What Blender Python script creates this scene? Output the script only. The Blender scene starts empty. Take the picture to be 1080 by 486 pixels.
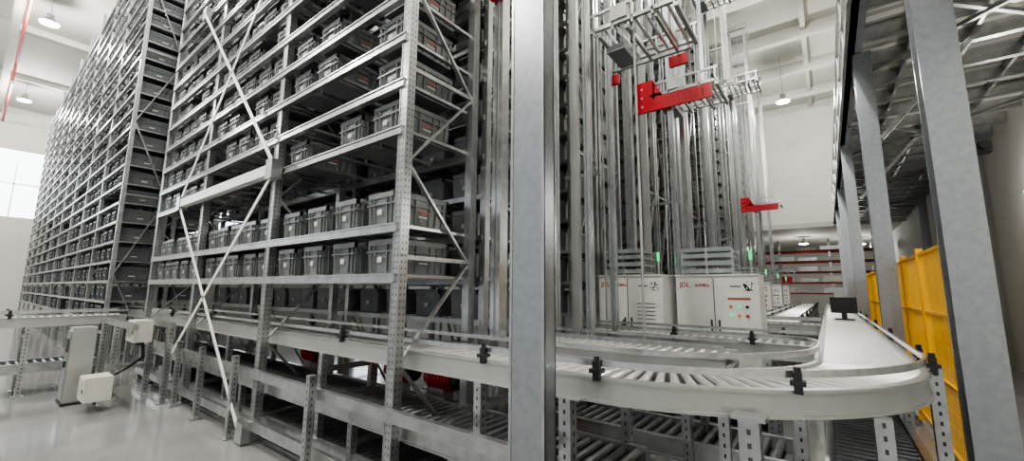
import bpy, math, random
import numpy as np
from mathutils import Vector, Matrix
random.seed(7)
D=bpy.data; C=bpy.context

# ------------------------------------------------------------ materials
def mat(name,c1,c2=None,rough=.5,metal=0.,scale=8.,emit=None,es=1.,bump=0.,detail=4.):
    m=D.materials.new(name); m.use_nodes=True
    nt=m.node_tree; b=nt.nodes['Principled BSDF']
    b.inputs['Roughness'].default_value=rough; b.inputs['Metallic'].default_value=metal
    if c2 is None: c2=tuple(x*.85 for x in c1)
    tc=nt.nodes.new('ShaderNodeTexCoord'); no=nt.nodes.new('ShaderNodeTexNoise')
    no.inputs['Scale'].default_value=scale; no.inputs['Detail'].default_value=detail
    nt.links.new(tc.outputs['Object'],no.inputs['Vector'])
    cr=nt.nodes.new('ShaderNodeValToRGB')
    cr.color_ramp.elements[0].position=.3; cr.color_ramp.elements[1].position=.7
    cr.color_ramp.elements[0].color=(*c2,1); cr.color_ramp.elements[1].color=(*c1,1)
    nt.links.new(no.outputs['Fac'],cr.inputs['Fac']); nt.links.new(cr.outputs['Color'],b.inputs['Base Color'])
    if bump:
        bp=nt.nodes.new('ShaderNodeBump'); bp.inputs['Strength'].default_value=bump
        nt.links.new(no.outputs['Fac'],bp.inputs['Height']); nt.links.new(bp.outputs['Normal'],b.inputs['Normal'])
    if emit:
        b.inputs['Emission Color'].default_value=(*emit,1); b.inputs['Emission Strength'].default_value=es
    return m
GALV=mat('galvanised_steel',(.54,.548,.545),(.38,.388,.392),.28,.85,9)
GALVD=mat('galvanised_column_steel',(.40,.42,.44),(.33,.35,.37),.30,.85,24)
PALE=mat('pale_powder_coat',(.50,.505,.49),(.43,.435,.425),.3,.55,3)
ALU=mat('brushed_aluminium',(.70,.71,.71),(.55,.56,.565),.24,.9,20)
ROLL=mat('zinc_roller_steel',(.60,.60,.585),(.5,.5,.49),.36,.5,12)
ROLLD=mat('dark_roller_steel',(.3,.31,.32),(.2,.2,.21),.3,.7,12)
TRAY=mat('conveyor_under_tray',(.13,.135,.14),None,.5,.3)
HOLE=mat('punched_hole_shadow',(.06,.06,.062),None,.8)
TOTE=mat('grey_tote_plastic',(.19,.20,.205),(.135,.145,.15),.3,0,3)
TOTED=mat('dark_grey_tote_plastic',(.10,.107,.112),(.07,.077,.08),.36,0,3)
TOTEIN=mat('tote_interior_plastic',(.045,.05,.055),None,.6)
LABEL=mat('label_paper',(.6,.6,.58),None,.6)
REDL=mat('label_red_print',(.42,.12,.09),None,.6)
RED=mat('red_paint',(.50,.010,.022),(.42,.008,.018),.32,0,5)
REDD=mat('dull_red_paint',(.30,.03,.03),None,.6)
YEL=mat('yellow_paint',(.90,.47,.008),(.80,.40,.006),.4,0,5)
BLK=mat('black_plastic',(.02,.02,.022),None,.4)
WHT=mat('white_cabinet_paint',(.84,.84,.81),(.79,.79,.76),.35,0,2)
CREAM=mat('cream_box_paint',(.62,.61,.54),None,.4)
GREEN=mat('green_indicator',(.05,.6,.22),None,.3,emit=(.05,.9,.3),es=.8)
AMBER=mat('amber_indicator',(.8,.35,.05),None,.3)
LAMP=mat('lamp_diffuser',(1,1,1),None,.5,emit=(1,.97,.9),es=20.)
GLASS=mat('frosted_daylight_glass',(.9,.95,1),None,.5,emit=(.9,.96,1),es=4)
CLEAR=mat('greyish_cage_plastic',(.40,.45,.44),(.3,.34,.34),.25,.1,10)
WALLM=mat('wall_paint',(.68,.675,.625),(.64,.635,.59),.8,0,.6)
CEILM=mat('ceiling_paint',(.54,.535,.49),(.50,.495,.455),.8,0,.8)
PIPE=mat('red_pipe_paint',(.4,.06,.05),None,.5)
FLOORM=mat('polished_concrete',(.27,.272,.268),(.20,.202,.2),.1,0,1.2,detail=8)
DECK=D.materials.new('deck_grating'); DECK.use_nodes=True
nt=DECK.node_tree; b=nt.nodes['Principled BSDF']; b.inputs['Roughness'].default_value=.5
tc=nt.nodes.new('ShaderNodeTexCoord'); wv=nt.nodes.new('ShaderNodeTexWave'); wv.bands_direction='Y'
wv.inputs['Scale'].default_value=1.3; nt.links.new(tc.outputs['Object'],wv.inputs['Vector'])
cr=nt.nodes.new('ShaderNodeValToRGB'); cr.color_ramp.elements[0].color=(.36,.36,.34,1); cr.color_ramp.elements[1].color=(.66,.65,.60,1)
cr.color_ramp.elements[0].position=.3; cr.color_ramp.elements[1].position=.5
nt.links.new(wv.outputs['Fac'],cr.inputs['Fac']); nt.links.new(cr.outputs['Color'],b.inputs['Base Color'])
QR=D.materials.new('printed_code_plate'); QR.use_nodes=True
nt=QR.node_tree; b=nt.nodes['Principled BSDF']
tc=nt.nodes.new('ShaderNodeTexCoord'); mp=nt.nodes.new('ShaderNodeMapping'); mp.inputs['Scale'].default_value=(90,1,90)
sn=nt.nodes.new('ShaderNodeVectorMath'); sn.operation='FLOOR'; wn=nt.nodes.new('ShaderNodeTexWhiteNoise')
gt=nt.nodes.new('ShaderNodeMath'); gt.operation='GREATER_THAN'; gt.inputs[1].default_value=.5
nt.links.new(tc.outputs['Object'],mp.inputs['Vector']); nt.links.new(mp.outputs['Vector'],sn.inputs[0])
nt.links.new(sn.outputs['Vector'],wn.inputs['Vector']); nt.links.new(wn.outputs['Value'],gt.inputs[0])
nt.links.new(gt.outputs[0],b.inputs['Base Color'])

# ------------------------------------------------------------ mesh builder
class MB:
    def __init__(s): s.v=[];s.f=[];s.m=[];s.mats=[]
    def mi(s,m):
        if m not in s.mats: s.mats.append(m)
        return s.mats.index(m)
    def add(s,vs,fs,m):
        o=len(s.v); k=s.mi(m); s.v+= [tuple(p) for p in vs]
        for f in fs: s.f.append(tuple(i+o for i in f)); s.m.append(k)
    def box(s,x0,x1,y0,y1,z0,z1,m):
        if x0>x1:x0,x1=x1,x0
        if y0>y1:y0,y1=y1,y0
        s.add([(x0,y0,z0),(x1,y0,z0),(x1,y1,z0),(x0,y1,z0),(x0,y0,z1),(x1,y0,z1),(x1,y1,z1),(x0,y1,z1)],
              [(0,3,2,1),(4,5,6,7),(0,1,5,4),(1,2,6,5),(2,3,7,6),(3,0,4,7)],m)
    def bar(s,p,q,w,h,m,up=(0,0,1)):
        p=Vector(p);q=Vector(q);d=(q-p).normalized();u=Vector(up)
        a=d.cross(u)
        if a.length<1e-4: a=d.cross(Vector((0,1,0)))
        a.normalize(); b=a.cross(d).normalized(); a*=w/2;b*=h/2
        vs=[p-a-b,p+a-b,p+a+b,p-a+b,q-a-b,q+a-b,q+a+b,q-a+b]
        s.add(vs,[(0,3,2,1),(4,5,6,7),(0,1,5,4),(1,2,6,5),(2,3,7,6),(3,0,4,7)],m)
    def cyl(s,p,q,r,m,n=8,r2=None):
        p=Vector(p);q=Vector(q);d=(q-p).normalized()
        a=d.cross(Vector((0,0,1)))
        if a.length<1e-4:a=Vector((1,0,0))
        a.normalize();b=d.cross(a); r2=r if r2 is None else r2
        vs=[p+(a*math.cos(t)+b*math.sin(t))*r for t in [2*math.pi*i/n for i in range(n)]]
        vs+=[q+(a*math.cos(t)+b*math.sin(t))*r2 for t in [2*math.pi*i/n for i in range(n)]]
        fs=[(i,(i+1)%n,n+(i+1)%n,n+i) for i in range(n)]+[tuple(range(n))[::-1],tuple(range(n,2*n))]
        s.add(vs,fs,m)
    def arc(s,cx,cy,r0,r1,z0,z1,a0,a1,n,m):
        vs=[]
        for i in range(n+1):
            t=math.radians(a0+(a1-a0)*i/n);c,sn=math.cos(t),math.sin(t)
            vs+=[(cx+r0*c,cy+r0*sn,z0),(cx+r1*c,cy+r1*sn,z0),(cx+r1*c,cy+r1*sn,z1),(cx+r0*c,cy+r0*sn,z1)]
        fs=[(0,1,2,3)]
        for i in range(n):
            o=4*i
            for k in range(4): fs.append((o+k,o+4+k,o+4+(k+1)%4,o+(k+1)%4))
        o=4*n; fs.append((o+3,o+2,o+1,o)); s.add(vs,fs,m)
    def prism_y(s,pts,y0,y1,m):
        n=len(pts); vs=[(x,y0,z) for x,z in pts]+[(x,y1,z) for x,z in pts]
        fs=[tuple(range(n)),tuple(range(n,2*n))[::-1]]+[(i,n+i,n+(i+1)%n,(i+1)%n) for i in range(n)]
        s.add(vs,fs,m)
    def holes(s,x,y,z0,z1,w,pitch=.075,hw=.018,hh=.035,cols=1):
        z=z0+pitch
        while z<z1-pitch/2:
            offs=[0] if cols==1 else [-w*.22,w*.22]
            for o in offs:
                e=.0012
                s.add([(x+o-hw/2,y-w/2-e,z),(x+o+hw/2,y-w/2-e,z),(x+o+hw/2,y-w/2-e,z+hh),(x+o-hw/2,y-w/2-e,z+hh)],[(0,1,2,3)],HOLE)
                s.add([(x+w/2+e,y+o-hw/2,z),(x+w/2+e,y+o+hw/2,z),(x+w/2+e,y+o+hw/2,z+hh),(x+w/2+e,y+o-hw/2,z+hh)],[(0,1,2,3)],HOLE)
            z+=pitch
    def leg(s,x,y,z0,z1,w=.07,m=GALV,foot=True,pitch=.055):
        s.box(x-w/2,x+w/2,y-w/2,y+w/2,z0,z1,m); s.holes(x,y,z0,z1,w,pitch,w*.2,pitch*.4)
        if foot: s.box(x-w,x+w,y-w,y+w,z0,z0+.012,m)
    def build(s,name):
        me=D.meshes.new(name); me.from_pydata(s.v,[],s.f); me.update()
        for m in s.mats: me.materials.append(m)
        me.polygons.foreach_set('material_index',s.m)
        ob=D.objects.new(name,me); C.collection.objects.link(ob); return ob

# ------------------------------------------------------------ room
H=11.6
r=MB(); r.box(-36.2,3.4,-14,42,-.1,0,FLOORM); r.build('floor')
r=MB(); r.box(-36.2,3.4,-14,42,H,H+.1,CEILM)
r.build('ceiling')
r=MB()
for y in range(-12,27,3): r.box(-36,3.1,y-.12,y+.12,H-.45,H-.01,CEILM)
for x in (-30,-24,-18,-12,-6,0): r.box(x-.08,x+.08,-14,26,H-.25,H-.01,CEILM)
r.build('ceiling_beams')
r=MB()
r.box(-36.2,-36,-14,42,0,5.4,WALLM); r.box(-36.2,-36,-14,42,9.2,H,WALLM)
for y in range(-14,42,4): r.box(-36.2,-36,y,y+1.0,5.4,9.2,WALLM)
r.build('wall_left')
r=MB()
for y in range(-13,42,4):
    for k in range(1,3): r.box(-36.12,-36.06,y+k-.03,y+k+.03,5.4,9.2,PALE)
    r.box(-36.12,-36.06,y,y+3,7.25,7.32,PALE); r.box(-36.16,-36.13,y,y+3,5.4,9.2,GLASS)
r.build('window_1')
r=MB(); r.box(3.1,3.3,-14,42,0,H,WALLM); r.build('wall_right')
r=MB(); r.box(-36,3.1,26,26.25,5.0,H,WALLM); r.box(-36,-9,26,26.25,0,5,WALLM)
for x in (-34,-28,-22,-16,-10,-4,1): r.box(x-.2,x+.2,25.85,26,5.0,H-.5,WALLM)
r.box(-9,3.1,25.9,26,4.9,5.15,CEILM)
r.build('wall_back')
r=MB(); r.box(-36,3.1,41.8,42,0,H,WALLM); r.build('wall_far')
r=MB(); r.box(-9,3.1,26.25,41.8,5.0,5.1,CEILM); r.build('ceiling_annex')

# ------------------------------------------------------------ totes
def tote_template(detail=True,TOTE=TOTE,red=True):
    t=MB(); hx,hy,bx,by,h=.2,.3,.178,.278,.28
    A=[(-bx,-by,0),(bx,-by,0),(bx,by,0),(-bx,by,0),(-hx+.01,-hy+.01,h),(hx-.01,-hy+.01,h),(hx-.01,hy-.01,h),(-hx+.01,hy-.01,h)]
    t.add(A,[(0,3,2,1),(0,1,5,4),(1,2,6,5),(2,3,7,6),(3,0,4,7)],TOTE)
    i=.022
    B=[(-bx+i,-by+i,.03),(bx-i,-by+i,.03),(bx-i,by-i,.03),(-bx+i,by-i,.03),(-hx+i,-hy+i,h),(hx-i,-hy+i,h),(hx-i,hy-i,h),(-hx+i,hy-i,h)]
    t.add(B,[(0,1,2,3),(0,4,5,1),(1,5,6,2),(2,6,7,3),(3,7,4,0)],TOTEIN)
    for a in ((-hx,hx,-hy,-hy+.024),(-hx,hx,hy-.024,hy),(-hx,-hx+.024,-hy,hy),(hx-.024,hx,-hy,hy)):
        t.box(*a,h-.035,h+.01,TOTE)
    if detail:
        for x in (-.15,-.09,.09,.15): t.bar((x*.93,-.286,.02),(x,-.299,.245),.012,.02,TOTE)
        for y in (-.24,-.16,-.08,.08,.16,.24): 
            t.bar((.184,y*.94,.02),(.2,y,.245),.012,.02,TOTE,up=(1,0,0))
        t.bar((-.19,-.294,.19),(.19,-.294,.19),.02,.012,TOTE)
        t.bar((.192,-.28,.19),(.192,.28,.19),.02,.012,TOTE)
    t.add([(-.03,-.3035,.10),(.03,-.3035,.10),(.03,-.3035,.145),(-.03,-.3035,.145)],[(0,1,2,3)],LABEL)
    if red:
        t.add([(.206,-.05,.13),(.206,.07,.13),(.206,.07,.147),(.206,-.05,.147)],[(0,1,2,3)],REDL)
    t.add([(.206,-.05,.09),(.206,.05,.09),(.206,.05,.105),(.206,-.05,.105)],[(0,1,2,3)],LABEL)
    return t
T1=tote_template(True); T0=tote_template(False,TOTED,False); T2=tote_template(False,TOTE,False)
def totes(name,pos,T):
    if not pos: return
    V=np.array(T.v); n=len(V); P=np.array(pos)
    W=(V[None,:,:]+P[:,None,:]).reshape(-1,3)
    fs=[]
    for k in range(len(P)):
        o=k*n
        fs+=[tuple(i+o for i in f) for f in T.f]
    ms=list(T.m)*len(P)
    me=D.meshes.new(name); me.from_pydata(W.tolist(),[],fs); me.update()
    for m in T.mats: me.materials.append(m)
    me.polygons.foreach_set('material_index',ms)
    ob=D.objects.new(name,me); C.collection.objects.link(ob)

# ------------------------------------------------------------ racks
def rack(name,xs,y0,y1,levels,ztop,det=False,toteT=T0,fill=.85,full=(),z0=0.,step=.65):
    r=MB(); w=.08 if det else .07
    for x in xs:
        for y in (y0+w/2,y1-w/2):
            r.box(x-w/2,x+w/2,y-w/2,y+w/2,z0,ztop,GALV)
            if det and y<y0+.2: r.holes(x,y,z0,ztop,w,.05,.009,.016,2); r.box(x-w/2-.006,x-w/2,y-w/2-.006,y,z0,ztop,GALV)
            r.box(x-.09,x+.09,y-.07,y+.07,z0,z0+.012,GALV)
    for x in xs:
        z=.25;k=0
        while z<ztop-step:
            a,b=(y0+w,y1-w) if k%2 else (y1-w,y0+w)
            r.bar((x,a,z),(x,b,z+step*.95),.02,.035,GALV,up=(1,0,0)); 
            if k%2==0: r.bar((x,y0+w,z),(x,y1-w,z),.02,.035,GALV)
            z+=step;k+=1
    xa,xb=min(xs),max(xs)
    for L in levels:
        bh=.075 if det else .05
        r.box(xa,xb,y0-.012,y0+.035,L-bh,L,GALV)
        if det:
            r.box(xa,xb,y0-.022,y0-.012,L-.012,L,GALV); r.box(xa,xb,y0-.022,y0-.012,L-bh,L-bh+.012,GALV)
        r.box(xa,xb,y1-.035,y1+.012,L-bh,L,GALV)
    pos=[]
    sx=sorted(xs)
    for i in range(len(sx)-1):
        a,b=sx[i]+.07,sx[i+1]-.05; n=int((b-a)/.44); p=(b-a)/n
        for L in levels:
            for k in range(n+1): 
                if det or k%2==0: r.box(a+k*p-.02 if k else a,a+k*p+.02,y0+.035,y1-.035,L-.03,L-.004,GALV)
            run=random.random()<.12
            for k in range(n):
                endc=(i==len(sx)-2 and k==n-1)
                if not endc and L not in full and (run and random.random()<.6 or random.random()>fill): continue
                pos.append((a+p*(k+.5)+random.uniform(-.01,.01),y0+.05+.31+random.uniform(-.01,.03),L))
    r.build(name)
    totes('stored_totes',pos,toteT)
P=.41
lev2=[1.72,2.12,2.92]+[2.92+P*i for i in range(1,19)]
X2=[-9.7,-7.3,-4.95,-2.65]
rack('storage_rack',X2,2.0,2.86,lev2,10.5,True,T1,.88,full=(1.72,2.12),step=.8)
lev=[1.31+P*i for i in range(0,22)]
rack('storage_rack',X2,3.0,3.8,lev,10.5,False,T2,.95,step=1.1)
X3=[-8.0,-5.3,-2.65]
for k in range(7):
    y=4.75+2.7*k
    rack('storage_rack',X3 if k<3 else X3[1:],y,y+.8,lev,10.5,False,T2,.95,step=1.64)
    rack('storage_rack',X3 if k<2 else X3[1:],y+.85,y+1.65,lev,10.5,False,T2,.95,step=1.64)
X1=[-11.6-2.3*i for i in range(10)]
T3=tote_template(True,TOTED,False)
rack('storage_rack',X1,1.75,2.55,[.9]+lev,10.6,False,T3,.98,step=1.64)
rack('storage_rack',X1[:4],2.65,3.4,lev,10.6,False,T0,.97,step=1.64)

r=MB()
r.box(-9.7,-1.35,1.95,1.99,.65,.74,GALV); r.box(-9.7,-1.35,1.94,1.95,.73,.74,GALV)
r.box(-9.7,-2.65,1.96,2.0,.14,.24,GALV)
r.build('rack_base_rail')
r=MB()
yb=1.92
r.box(-8.0,-4.75,yb-.05,yb+.03,2.83,2.95,WHT); r.box(-8.05,-7.9,yb-.06,yb+.05,2.78,3.0,GALV); r.box(-4.85,-4.7,yb-.06,yb+.05,2.78,3.0,GALV)
for p,q in (((-7.9,6.1),(-4.75,2.96)),((-4.75,6.1),(-7.95,2.96)),((-4.75,2.82),(-7.9,.35)),((-7.95,2.82),(-4.95,.1))):
    r.bar((p[0],yb-.03,p[1]),(q[0],yb-.03,q[1]),.045,.012,WHT,up=(0,1,0))
for x,z in ((-7.9,6.1),(-4.75,6.1),(-4.95,.12),(-7.9,.35)): r.box(x-.08,x+.08,yb-.04,yb+.04,z-.1,z+.1,GALV)
r.build('rack_cross_brace')

# ------------------------------------------------------------ conveyors
def clamp(r,x,y,z):
    r.box(x-.018,x+.018,y-.018,y+.018,z-.02,z+.08,BLK); r.box(x-.032,x+.032,y-.032,y+.032,z+.02,z+.042,BLK); r.cyl((x,y,z+.08),(x,y,z+.105),.016,BLK)
def conveyor(name,ax,a0,a1,b0,b1,zt,legs=(),roll=ROLL,rail=PALE,guides=(True,True),pitch=.09,depth=.13,z0=0,clamps=True):
    r=MB()
    def bx(a,b,c,d,e,f,m):
        if ax=='x': r.box(a,b,c,d,e,f,m)
        else: r.box(c,d,a,b,e,f,m)
    for s,bb in ((-1,b0),(1,b1)):
        c,d=(bb,bb+.035) if s<0 else (bb-.035,bb)
        bx(a0,a1,c,d,zt-depth,zt+.015,rail)
        if s<0: bx(a0,a1,c-.012,c,zt+.003,zt+.015,rail); bx(a0,a1,c-.012,c,zt-depth,zt-depth+.012,rail)
        else: bx(a0,a1,d,d+.012,zt+.003,zt+.015,rail); bx(a0,a1,d,d+.012,zt-depth,zt-depth+.012,rail)
    a=a0+pitch/2
    while a<a1:
        p=(a,b0+.036,zt-.022) if ax=='x' else (b0+.036,a,zt-.022)
        q=(a,b1-.036,zt-.022) if ax=='x' else (b1-.036,a,zt-.022)
        r.cyl(p,q,.025,roll,8); a+=pitch
    bx(a0,a1,b0+.04,b1-.04,zt-.09,zt-.08,TRAY)
    for s,bb,g in ((-1,b0,guides[0]),(1,b1,guides[1])):
        if not g: continue
        e=bb+.01 if s<0 else bb-.01
        bx(a0,a1,e-.008,e+.008,zt+.07,zt+.10,ALU)
        a=a0+.35
        while a<a1 and clamps:
            if ax=='x': clamp(r,a,e+s*.03,zt+.02)
            else: clamp(r,e+s*.03,a,zt+.02)
            a+=1.7
    for a in legs:
        for bb in (b0+.01,b1-.01):
            x,y=(a,bb) if ax=='x' else (bb,a)
            r.leg(x,y,z0,zt-depth,.06)
        if ax=='x': r.box(a-.02,a+.02,b0+.04,b1-.04,zt-depth-.18,zt-depth-.13,GALV)
        else: r.box(b0+.04,b1-.04,a-.02,a+.02,zt-depth-.18,zt-depth-.13,GALV)
    return r.build(name)
Z=1.12
conveyor('roller_conveyor','x',-12.4,-1.15,2.15,2.71,Z,[-11.5,-10.2,-8.4,-6.2,-3.9,-1.9])
r=MB(); cx,cy,ro,ri=-1.15,3.75,1.6,1.04
r.arc(cx,cy,ro-.035,ro,Z-.12,Z+.015,-90,0,40,PALE); r.arc(cx,cy,ri,ri+.035,Z-.12,Z+.015,-90,0,30,PALE)
r.arc(cx,cy,ro,ro+.014,Z+.0,Z+.015,-90,0,40,PALE); r.arc(cx,cy,ro,ro+.014,Z-.12,Z-.105,-90,0,40,PALE)
r.arc(cx,cy,ri+.04,ro-.04,Z-.09,Z-.08,-90,0,30,TRAY)
for i in range(27):
    t=math.radians(-90+90*(i+.5)/27);c,s=math.cos(t),math.sin(t)
    r.cyl((cx+(ri+.036)*c,cy+(ri+.036)*s,Z-.022),(cx+(ro-.036)*c,cy+(ro-.036)*s,Z-.022),.019,ROLL,10,.029)
r.arc(cx,cy,ro-.018,ro-.002,Z+.07,Z+.105,-90,0,40,ALU); r.arc(cx,cy,ri+.002,ri+.018,Z+.07,Z+.105,-90,0,30,ALU)
for t in (-86,-52,-6):
    a=math.radians(t); clamp(r,cx+(ro+.022)*math.cos(a),cy+(ro+.022)*math.sin(a),Z+.02)
for x,y,w,h in ((-.34,2.27,.085,Z-.09),(-1.26,2.2,.075,Z-.12),(-1.14,2.78,.06,Z-.12),(-.58,2.95,.06,Z-.12),(-.2,3.15,.06,Z-.12),(.50,3.85,.07,Z+.02),(.16,2.78,.07,Z-.12)):
    r.leg(x,y,0,h,w,pitch=.06)
r.box(-.41,-.27,2.22,2.34,Z-.1,Z-.085,GALV)
r.build('curved_roller_conveyor')
conveyor('roller_conveyor','y',3.75,22,-.11,.45,Z,[4.8,6.5,8.2,10,12,14,16,18,20],pitch=.12,guides=(False,True))
r=MB(); r.box(-.102,-.086,3.75,4.15,Z+.07,Z+.10,ALU); r.arc(-.45,4.15,.348,.364,Z+.07,Z+.10,0,90,12,ALU); r.box(-2.4,-.45,4.498,4.514,Z+.07,Z+.10,ALU)
for x in (-.6,-1.3): clamp(r,x,4.47,Z+.02)
r.build('conveyor_guide_rail')
conveyor('roller_conveyor','x',-2.45,-.13,4.55,5.1,Z,[-2.2,-1.2,-.5],guides=(False,True))
conveyor('roller_conveyor','x',-2.45,-.62,3.3,3.85,Z,[-2.2,-.9],guides=(True,True),clamps=False)
conveyor('roller_conveyor','y',8.2,22,-.95,-.4,Z,[8.4,11,14,17,20],pitch=.12)
for y in (7.5,10.3,13.0,15.7): conveyor('roller_conveyor','x',-2.45,-.97 if y>8 else -.13,y,y+.5,Z,[-2.2,-1.2],clamps=False)
conveyor('lower_roller_conveyor','x',-9.6,-1.0,2.12,2.76,.6,[-9.2,-7.0,-5.6,-3.3,-2.1,-1.2],roll=ROLLD,rail=GALV,guides=(False,False),pitch=.085)
conveyor('lower_roller_conveyor','y',2.95,14,-.09,.43,.55,[4.4,6,8,10],roll=ROLLD,rail=GALV,guides=(False,False))
conveyor('lower_roller_conveyor','x',-9.6,-1.2,2.12,2.76,.22,[-9.2,-7.0,-5.6,-3.3,-2.1,-1.3],roll=ROLLD,rail=GALV,guides=(False,False),depth=.1)
conveyor('lower_roller_conveyor','x',-2.4,-.3,3.35,3.9,.5,[-2.1,-.6],roll=ROLLD,rail=GALV,guides=(False,False))
r=MB()
for x in (-7.2,-6.3,-5.25,-3.6): r.leg(x,1.90,0,.86,.06)
r.build('perforated_support_posts')
for x,y,z in ((-3.85,2.93,.74),(-3.2,2.93,.74),(-5.7,2.93,.74),(-2.2,3.0,.4)):
    r=MB(); r.cyl((x,y,z),(x+.3,y,z),.1,RED,16); r.cyl((x+.3,y,z),(x+.38,y,z),.08,BLK,16); r.box(x+.05,x+.22,y-.07,y+.07,0,z-.05,GALV); r.box(x+.06,x+.19,y-.05,y+.05,z+.08,z+.17,RED); r.cyl((x-.07,y,z),(x,y,z),.07,RED,16)
    for i in range(6): r.cyl((x+.04+i*.045,y,z),(x+.05+i*.045,y,z),.112,RED,16)
    r.build('drive_motor')

conveyor('roller_conveyor','y',-5,1.72,-10.1,-9.5,Z,[-4,-2,-.6,.65,1.5],rail=PALE)
conveyor('lower_roller_conveyor','y',-5,1.5,-10.1,-9.5,.45,[-3,0,1.2],roll=ROLLD,rail=GALV,guides=(False,False))
r=MB()
for x,y in ((-8.45,1.45),(-9.3,1.45),(-8.45,1.85),(-7.5,1.85)): r.leg(x,y,0,1.05,.07)
r.box(-9.5,-7.4,1.42,1.48,1.02,1.1,GALV); r.box(-9.5,-7.4,1.82,1.88,1.02,1.1,GALV); r.box(-8.5,-8.4,1.4,1.9,.4,.46,GALV)
r.build('equipment_support_frame')
r=MB(); r.prism_y([(-8.72,.03),(-8.34,.03),(-8.3,1.03),(-8.62,1.03)],.98,1.22,PALE); r.prism_y([(-8.69,.07),(-8.38,.07),(-8.34,.98),(-8.6,.98)],.965,.98,GALVD); r.box(-8.56,-8.38,.955,.966,.7,.88,BLK); r.box(-8.74,-8.30,.96,1.24,0,.03,BLK); r.box(-8.42,-8.39,.94,.966,.5,.58,BLK)
r.build('control_pedestal')
def ebox(name,x,y,z,w,d,h):
    r=MB(); r.box(x-w/2,x+w/2,y-d/2,y+d/2,z,z+h,CREAM); r.box(x-w/2+.015,x+w/2-.015,y-d/2-.012,y-d/2,z+.015,z+h-.015,CREAM)
    r.box(x+w/2-.05,x+w/2-.03,y-d/2-.02,y-d/2-.012,z+h*.4,z+h*.55,BLK); r.box(x-.04,x+.02,y-d/2-.014,y-d/2-.012,z+h*.6,z+h*.72,AMBER)
    for k in (-1,0,1): r.cyl((x+k*.08,y,z-.05),(x+k*.08,y,z),.015,BLK)
    r.box(x-w/2+.02,x-w/2+.06,y-.04,y+.04,max(0,z-.2),z,GALV)
    r.build(name)
ebox('junction_box',-8.0,1.62,.82,.42,.2,.3); ebox('junction_box',-7.75,1.2,.14,.38,.26,.3)
r=MB(); pts=[(-8.0,1.66,.8),(-7.95,1.68,.6),(-7.8,1.5,.5),(-7.75,1.35,.42)]
for a,b_ in zip(pts,pts[1:]): r.cyl(a,b_,.02,BLK)
r.build('power_cable')

# ------------------------------------------------------------ columns
def hcol(name,x,y,w,d,t,z1,m=GALVD):
    r=MB(); r.box(x-w/2,x+w/2,y-d/2,y-d/2+t,0,z1,m); r.box(x-w/2,x+w/2,y+d/2-t,y+d/2,0,z1,m); r.box(x-t/2,x+t/2,y-d/2+t,y+d/2-t,0,z1,m)
    r.box(x-w*.8,x+w*.8,y-d*.8,y+d*.8,0,.02,m)
    for a in (-1,1):
        for b_ in (-1,1): r.cyl((x+a*w*.68,y+b_*d*.68,.02),(x+a*w*.68,y+b_*d*.68,.07),.015,m)
    return r.build(name)
r=MB(); x,y=-1.2,1.75
r.box(x-.105,x+.105,y-.05,y-.042,0,H-.4,GALVD); r.box(x-.105,x-.097,y-.05,y+.05,0,H-.4,GALVD); r.box(x+.097,x+.105,y-.05,y+.05,0,H-.4,GALVD)
r.box(x-.105,x-.07,y+.042,y+.05,0,H-.4,GALVD); r.box(x+.07,x+.105,y+.042,y+.05,0,H-.4,GALVD)
r.box(x-.105,x-.09,y-.054,y-.05,0,H-.4,GALV); r.box(x+.09,x+.105,y-.054,y-.05,0,H-.4,GALV)
r.box(x-.16,x+.16,y-.12,y+.12,0,.015,GALVD)
r.build('steel_channel_column')
DZ=5.0
hcol('steel_column',.72,3.9,.2,.2,.02,DZ-.03)
hcol('steel_column',.63,7.4,.2,.2,.02,DZ-.03)
for y in (12.0,17.0,21.5): hcol('steel_column',.58,y,.2,.2,.02,DZ-.03)
for y in (8,14,20): hcol('steel_column',2.85,y,.2,.2,.02,DZ-.03)
r=MB(); r.box(.82,.9,3.84,3.92,2.5,2.62,BLK); r.cyl((.86,3.84,2.55),(.86,3.8,2.54),.025,BLK,12); r.box(.8,.84,3.87,3.9,2.54,2.58,GALV); r.build('security_camera')
r=MB()
r.box(.5,3.08,-1,25.8,DZ+.22,DZ+.28,DECK)
r.box(.48,.56,-1,25.8,DZ-.02,DZ+.3,GALVD); r.box(.44,.64,-1,25.8,DZ-.02,DZ,GALVD)
y=-.6
while y<25.6:
    r.box(.56,3.08,y-.01,y+.01,DZ+.02,DZ+.22,GALV); r.box(.56,3.08,y-.05,y+.05,DZ+.0,DZ+.02,GALV); y+=.85
for x in (1.2,1.85,2.5): r.box(x-.02,x+.02,-1,25.8,DZ+.1,DZ+.2,GALV)
y=1
while y<25:
    r.bar((.6,y,DZ-.02),(3.0,y+2.4,DZ-.02),.05,.05,GALV); r.bar((3.0,y,DZ-.04),(.6,y+2.4,DZ-.04),.05,.05,GALV); y+=4.8
r.build('mezzanine_deck')
r=MB()
for z in (.5,1.0,1.1): r.box(.48,.52,2,25,DZ+.28+z-.04,DZ+.28+z,GALV)
for y in range(2,26,2): r.box(.48,.52,y-.02,y+.02,DZ+.28,DZ+1.38,GALV)
for y in (7.4,12,17): 
    r.bar((.6,y+.12,DZ-1.3),(.6,y+1.2,DZ-.04),.06,.06,GALV); r.bar((.74,y,DZ-1.3),(1.8,y,DZ-.04),.06,.06,GALV)
r.build('mezzanine_bracing')
r=MB(); fx=.84; y=5.25
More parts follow.
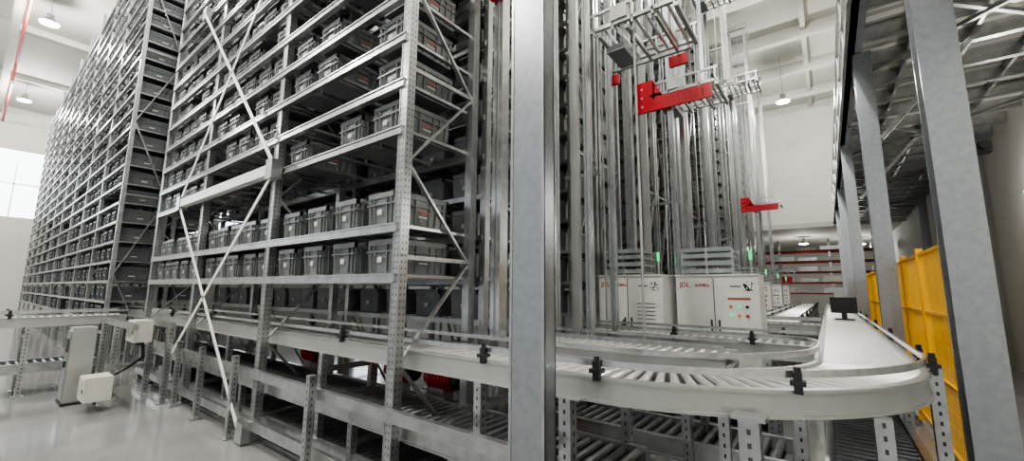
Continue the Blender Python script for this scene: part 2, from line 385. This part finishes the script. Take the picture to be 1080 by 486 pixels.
for k in range(9):
    a,b_=y+k*1.25,y+k*1.25+1.19
    for yy in (a,b_): r.box(fx-.02,fx+.02,yy-.02,yy+.02,.1,2.05,YEL)
    for z in (.1,.75,1.4,2.03): r.box(fx-.015,fx+.015,a,b_,z-.015,z+.015,YEL)
    yy=a+.06
    while yy<b_-.02: r.box(fx-.003,fx+.003,yy-.003,yy+.003,.1,2.03,YEL); yy+=.07
    zz=.2
    while zz<1.95: r.box(fx+.003,fx+.006,a,b_,zz-.002,zz+.002,YEL); zz+=.15
    r.box(fx-.03,fx+.03,b_+.0,b_+.06,0,2.1,YEL); r.box(fx-.07,fx+.07,b_-.03,b_+.09,0,.012,YEL)
r.box(fx-.03,fx+.03,y-.06,y,0,2.1,YEL); r.box(fx-.07,fx+.07,y-.1,y+.03,0,.012,YEL)
r.build('yellow_safety_fence')

# ------------------------------------------------------------ lifts
def lift(xl,y,zc,span=.65,red=2,zr=None):
    r=MB(); x0,x1=xl,xl+span
    for x,yy,w in ((x0,y-.3,.06),(x1,y-.3,.035),(x1,y+.3,.035)):
            r.box(x-w,x+w,yy-w,yy+w,0,10.8,ALU)
            r.box(x-.008,x+.008,yy-w-.003,yy-w,0,10.8,GALVD); r.box(x+w,x+w+.003,yy-.008,yy+.008,0,10.8,GALVD)
    r.box(x0+.1,x0+.2,y-.06,y,0,10.8,PALE)
    r.cyl((x0+.33,y+.34,0),(x0+.33,y+.34,10.8),.012,PALE,6)
    r.box(x0-.1,x1+.1,y-.4,y-.3,10.7,10.85,GALV); r.box(x0-.1,x1+.1,y+.3,y+.4,10.7,10.85,GALV)
    z=2.9
    while z<10.5:
        r.box(x0,x1,y-.02,y+.02,z,z+.04,GALV); z+=2.6
    r.box(x0-.06,x0+.12,y-.12,y+.12,.0,.35,WHT)
    bx=x0+.2 if span>.5 else x0+.35
    for k,yy in enumerate((y-.39,y+.39)):
        if red==2 and k==0:
            r.prism_y([(bx,zc),(bx,zc+.48),(bx+.24,zc+.48),(bx+.38,zc+.2),(bx+1.04,zc+.2),(bx+1.04,zc)],yy-.02,yy+.02,RED)
            for i in range(7): 
                for zz in (.05,.12): r.box(bx+.43+i*.08,bx+.455+i*.08,yy-.0215,yy+.0215,zc+zz,zc+zz+.022,HOLE)
            for zz in (.08,.22,.36): r.box(bx+.06,bx+.085,yy-.0215,yy+.0215,zc+zz,zc+zz+.025,LABEL)
        elif red==1 and k==1:
            r.box(bx+.02,bx+.2,yy-.02,yy+.02,zc-.02,zc+.1,RED); r.box(bx+.8,bx+1.0,yy-.02,yy+.02,zc-.02,zc+.1,RED)
            r.box(bx,bx+1.05,yy-.02,yy+.02,zc+.14,zc+.18,GALV)
        r.box(bx+.2,bx+1.12,yy-.02,yy+.02,zc+.21,zc+.25,GALV); r.box(bx+.2,bx+1.12,yy-.015,yy+.015,zc+.4,zc+.43,GALV)
        for i in range(5): r.box(bx+.24+i*.21,bx+.26+i*.21,yy-.02,yy+.02,zc+.17,zc+.43,GALV)
    for i in range(8): r.cyl((bx+.25+i*.11,y-.36,zc+.22),(bx+.25+i*.11,y+.36,zc+.22),.018,ALU)
    for i in range(3): r.bar((bx+.3+i*.3,y-.38,zc+.16),(bx+.3+i*.3,y+.38,zc+.16),.03,.03,GALV)
    r.box(bx+.3,bx+.5,y-.2,y+.2,zc+.05,zc+.12,GALVD)
    r.box(bx+1.08,bx+1.12,y-.4,y+.4,zc+.16,zc+.2,GALV); r.box(bx+.45,bx+.62,y-.43,y-.41,zc+.25,zc+.38,PALE)
    r.build('tote_lift')
lift(-2.4,4.2,4.15,.45,1); lift(-2.3,6.3,4.26)
lift(-2.3,8.9,7.6,.6,0); lift(-2.3,11.6,6.6,.6,0); lift(-2.3,15.7,4.2); lift(-2.3,19.5,2.0,.6,2)
r=MB()
for x,y in ((-2.42,2.98),): r.box(x-.055,x+.055,y-.055,y+.055,0,10.6,ALU); r.box(x-.01,x+.01,y-.06,y+.06,0,10.6,GALVD)
r.box(-2.5,-2.15,2.88,2.92,4.5,4.7,RED); r.box(-2.5,-2.2,2.93,3.04,10.4,10.6,GALV)
r.build('lift_mast')
r=MB(); r.cyl((-1.42,3.95,0),(-1.42,3.95,7),.014,PALE); r.box(-1.47,-1.37,3.9,4.0,0,.012,PALE); r.box(-1.46,-1.38,3.93,3.97,5,5.05,PALE); r.build('sensor_pole')

# ------------------------------------------------------------ cabinets
def txt(body,size,loc,mtl,parent):
    c=D.curves.new('lettering','FONT'); c.body=body; c.size=size; c.extrude=.001; c.offset=.001
    o=D.objects.new('lettering',c); C.collection.objects.link(o); o.location=loc; o.rotation_euler=(math.pi/2,0,0)
    c.materials.append(mtl); o.parent=parent
def cabinet(x,y,w,btn=False):
    r=MB(); d=.55;h=1.8
    r.box(x-w/2,x+w/2,y,y+d,.1,h,WHT); r.box(x-w/2+.02,x+w/2-.02,y+.03,y+d-.02,0,.1,BLK)
    m=x-w*.02
    r.box(m-.006,m+.006,y-.003,y,.14,h-.03,BLK)
    r.box(x-w/2+.015,m-.006,y-.015,y,.14,h-.03,WHT); r.box(m+.006,x+w/2-.015,y-.015,y,.14,h-.03,WHT)
    r.box(m-.05,m-.03,y-.03,y-.015,1.1,1.25,BLK)
    r.box(m+.04,m+.06,y-.03,y-.015,1.1,1.25,BLK)
    r.box(x-w/2-.01,x+w/2+.01,y-.03,y+d+.01,h,h+.02,WHT)
    bx=x+w*.28
    if btn:
        for i in range(3):
            for j in range(2): r.cyl((bx-.1+i*.09,y-.015,1.42-j*.11),(bx-.1+i*.09,y-.035,1.42-j*.11),.018,[AMBER,GREEN,BLK][i] if j==0 else [GREEN,AMBER,RED][i],12)
        r.box(bx-.13,bx+.12,y-.018,y-.015,1.5,1.53,REDL)
    else:
        for j in range(6): r.box(bx-.14,bx+.1,y-.018,y-.015,1.18+j*.05,1.195+j*.05,GALVD)
    q=x+w/2-.16 
    r.box(q,q+.11,y-.019,y-.015,1.61,1.72,QR); r.box(q-.15,q-.03,y-.018,y-.015,1.66,1.675,BLK)
    a,b_=x-w*.42,x+w*.22
    for z in (h+.04,h+.14,h+.24,h+.32):
        r.box(a,b_,y+.05,y+.5,z,z+.02,CLEAR)
        r.box(a,b_,y+.04,y+.05,z,z+.055,CLEAR)
    for xx in (a,(a+b_)/2,b_): 
        for yy in (y+.05,y+.48): r.box(xx-.012,xx+.012,yy-.012,yy+.012,h+.02,h+.36,GALV)
    r.cyl((x+w*.42,y+.1,h),(x+w*.42,y+.1,h+.2),.016,GALV,10); r.cyl((x+w*.42,y+.1,h+.2),(x+w*.42,y+.1,h+.32),.02,GREEN,10)
    o=r.build('control_cabinet')
    txt('JDL',.085,(x-w/2+.05,y-.017,h-.14),RED,o); txt('京东物流',.045,(x-w/2+.24,y-.017,h-.135),RED,o)
cabinet(-2.17,5.5,.9); cabinet(-1.15,5.8,.96,True)
for y in (11.0,13.8,16.6): cabinet(-1.45,y,.8,True)
r=MB(); r.box(.0,.38,9.6,9.66,Z+.12,Z+.4,BLK); r.box(.01,.37,9.59,9.6,Z+.14,Z+.38,BLK); r.box(.15,.23,9.62,9.7,Z-.01,Z+.15,BLK); r.box(.05,.33,9.55,9.8,Z+.003,Z+.02,BLK); r.build('operator_terminal')
r=MB()
for x in (-7,-4.6,-2.2,.2,2.4):
    for y in (29,30): r.box(x-.05,x+.05,y-.05,y+.05,0,4.6,GALVD)
for z in (1.5,2.1,2.7,3.3,3.9):
    for y in (28.95,30.05): r.box(-7,2.4,y-.03,y+.03,z,z+.09,REDD)
    x=-6.8
    while x<2.2:
        if random.random()<.85: r.box(x,x+.9,28.9,29.9,z+.1,z+random.uniform(.2,.45),random.choice((WHT,GALV,CREAM,GALVD)))
        x+=1.1
r.build('pallet_rack')
r=MB()
for x in (-6,-3,.0,1.6): r.box(x,x+1.2,27.3,28,1.2,1.3,WHT); [r.box(x+a,x+a+.06,27.4,27.9,0,1.2,GALVD) for a in (.05,1.1)]; r.box(x+.2,x+.8,27.5,27.8,1.3,1.65,CREAM)
r.build('packing_bench')
r=MB()
r.cyl((-35.9,.2,10.7),(3,.2,10.7),.05,PIPE); 
for x in (-26,-17,-12.5): r.cyl((x,.2,10.7),(x,.2,9.9),.03,PIPE); r.cyl((x,.2,9.9),(x,.2,9.8),.05,LABEL)
r.build('sprinkler_pipes')

# ------------------------------------------------------------ lamps
def lamp(x,y,z,e):
    r=MB(); r.cyl((0,0,-.02),(0,0,.14),.26,PALE,24,.12); r.cyl((0,0,.14),(0,0,.3),.1,GALVD,12); r.cyl((0,0,.3),(0,0,(H if y<27 else 5)-z-.01),.012,GALVD,6); r.cyl((0,0,-.05),(0,0,-.02),.23,LAMP,24)
    o=r.build('high_bay_lamp'); o.location=(x,y,z)
    l=D.lights.new('lamp_light','POINT'); l.energy=e; l.shadow_soft_size=.22; l.color=(1,.975,.93)
    lo=D.objects.new('lamp_light',l); C.collection.objects.link(lo); lo.parent=o; lo.location=(0,0,-.3)
for x in (-30.6,-20.7,-14,-7.5,-2): lamp(x,.7,10.6,900)
for x in (-24,-14,-7,-1): lamp(x,-4.5,10.6,1250)
for x,y,e in ((-.9,6,700),(-.9,11,750),(-.9,20.0,850)): lamp(x,y,9.6 if y==20 else 10.6,e)
lamp(-1,31,4.6,150); lamp(1.8,33,4.6,130); lamp(-5,31,4.6,150)
for y in (3.0,7.0,11.0):  # added fill battens, out of view, to brighten the deck underside
    r=MB(); r.box(3.0,3.09,y-.6,y+.6,3.5,3.56,PALE); r.cyl((3.02,y-.58,3.47),(3.02,y+.58,3.47),.02,LAMP); o=r.build('added_fill_batten')
    l=D.lights.new('added_fill_light','POINT'); l.energy=60; l.shadow_soft_size=.2; l.color=(1,.97,.92)
    lo=D.objects.new('added_fill_light',l); C.collection.objects.link(lo); lo.parent=o; lo.location=(2.8,y,3.4)

w=D.worlds.new('hall_daylight'); C.scene.world=w; w.use_nodes=True
w.node_tree.nodes['Background'].inputs[0].default_value=(.93,.97,1,1); w.node_tree.nodes['Background'].inputs[1].default_value=.65
try: C.scene.view_settings.look='AgX - Medium High Contrast'
except Exception as e: print(e)

cam=D.cameras.new('camera'); cam.lens=14.5; cam.sensor_width=36; cam.sensor_fit='HORIZONTAL'; cam.clip_start=.05; cam.clip_end=200
co=D.objects.new('camera',cam); C.collection.objects.link(co)
M=Matrix.Rotation(math.radians(37.3),4,'Z')@Matrix.Rotation(math.radians(98.2),4,'X')@Matrix.Rotation(math.radians(.5),4,'Z')
co.matrix_world=Matrix.Translation((0,0,1.6))@M
C.scene.camera=co
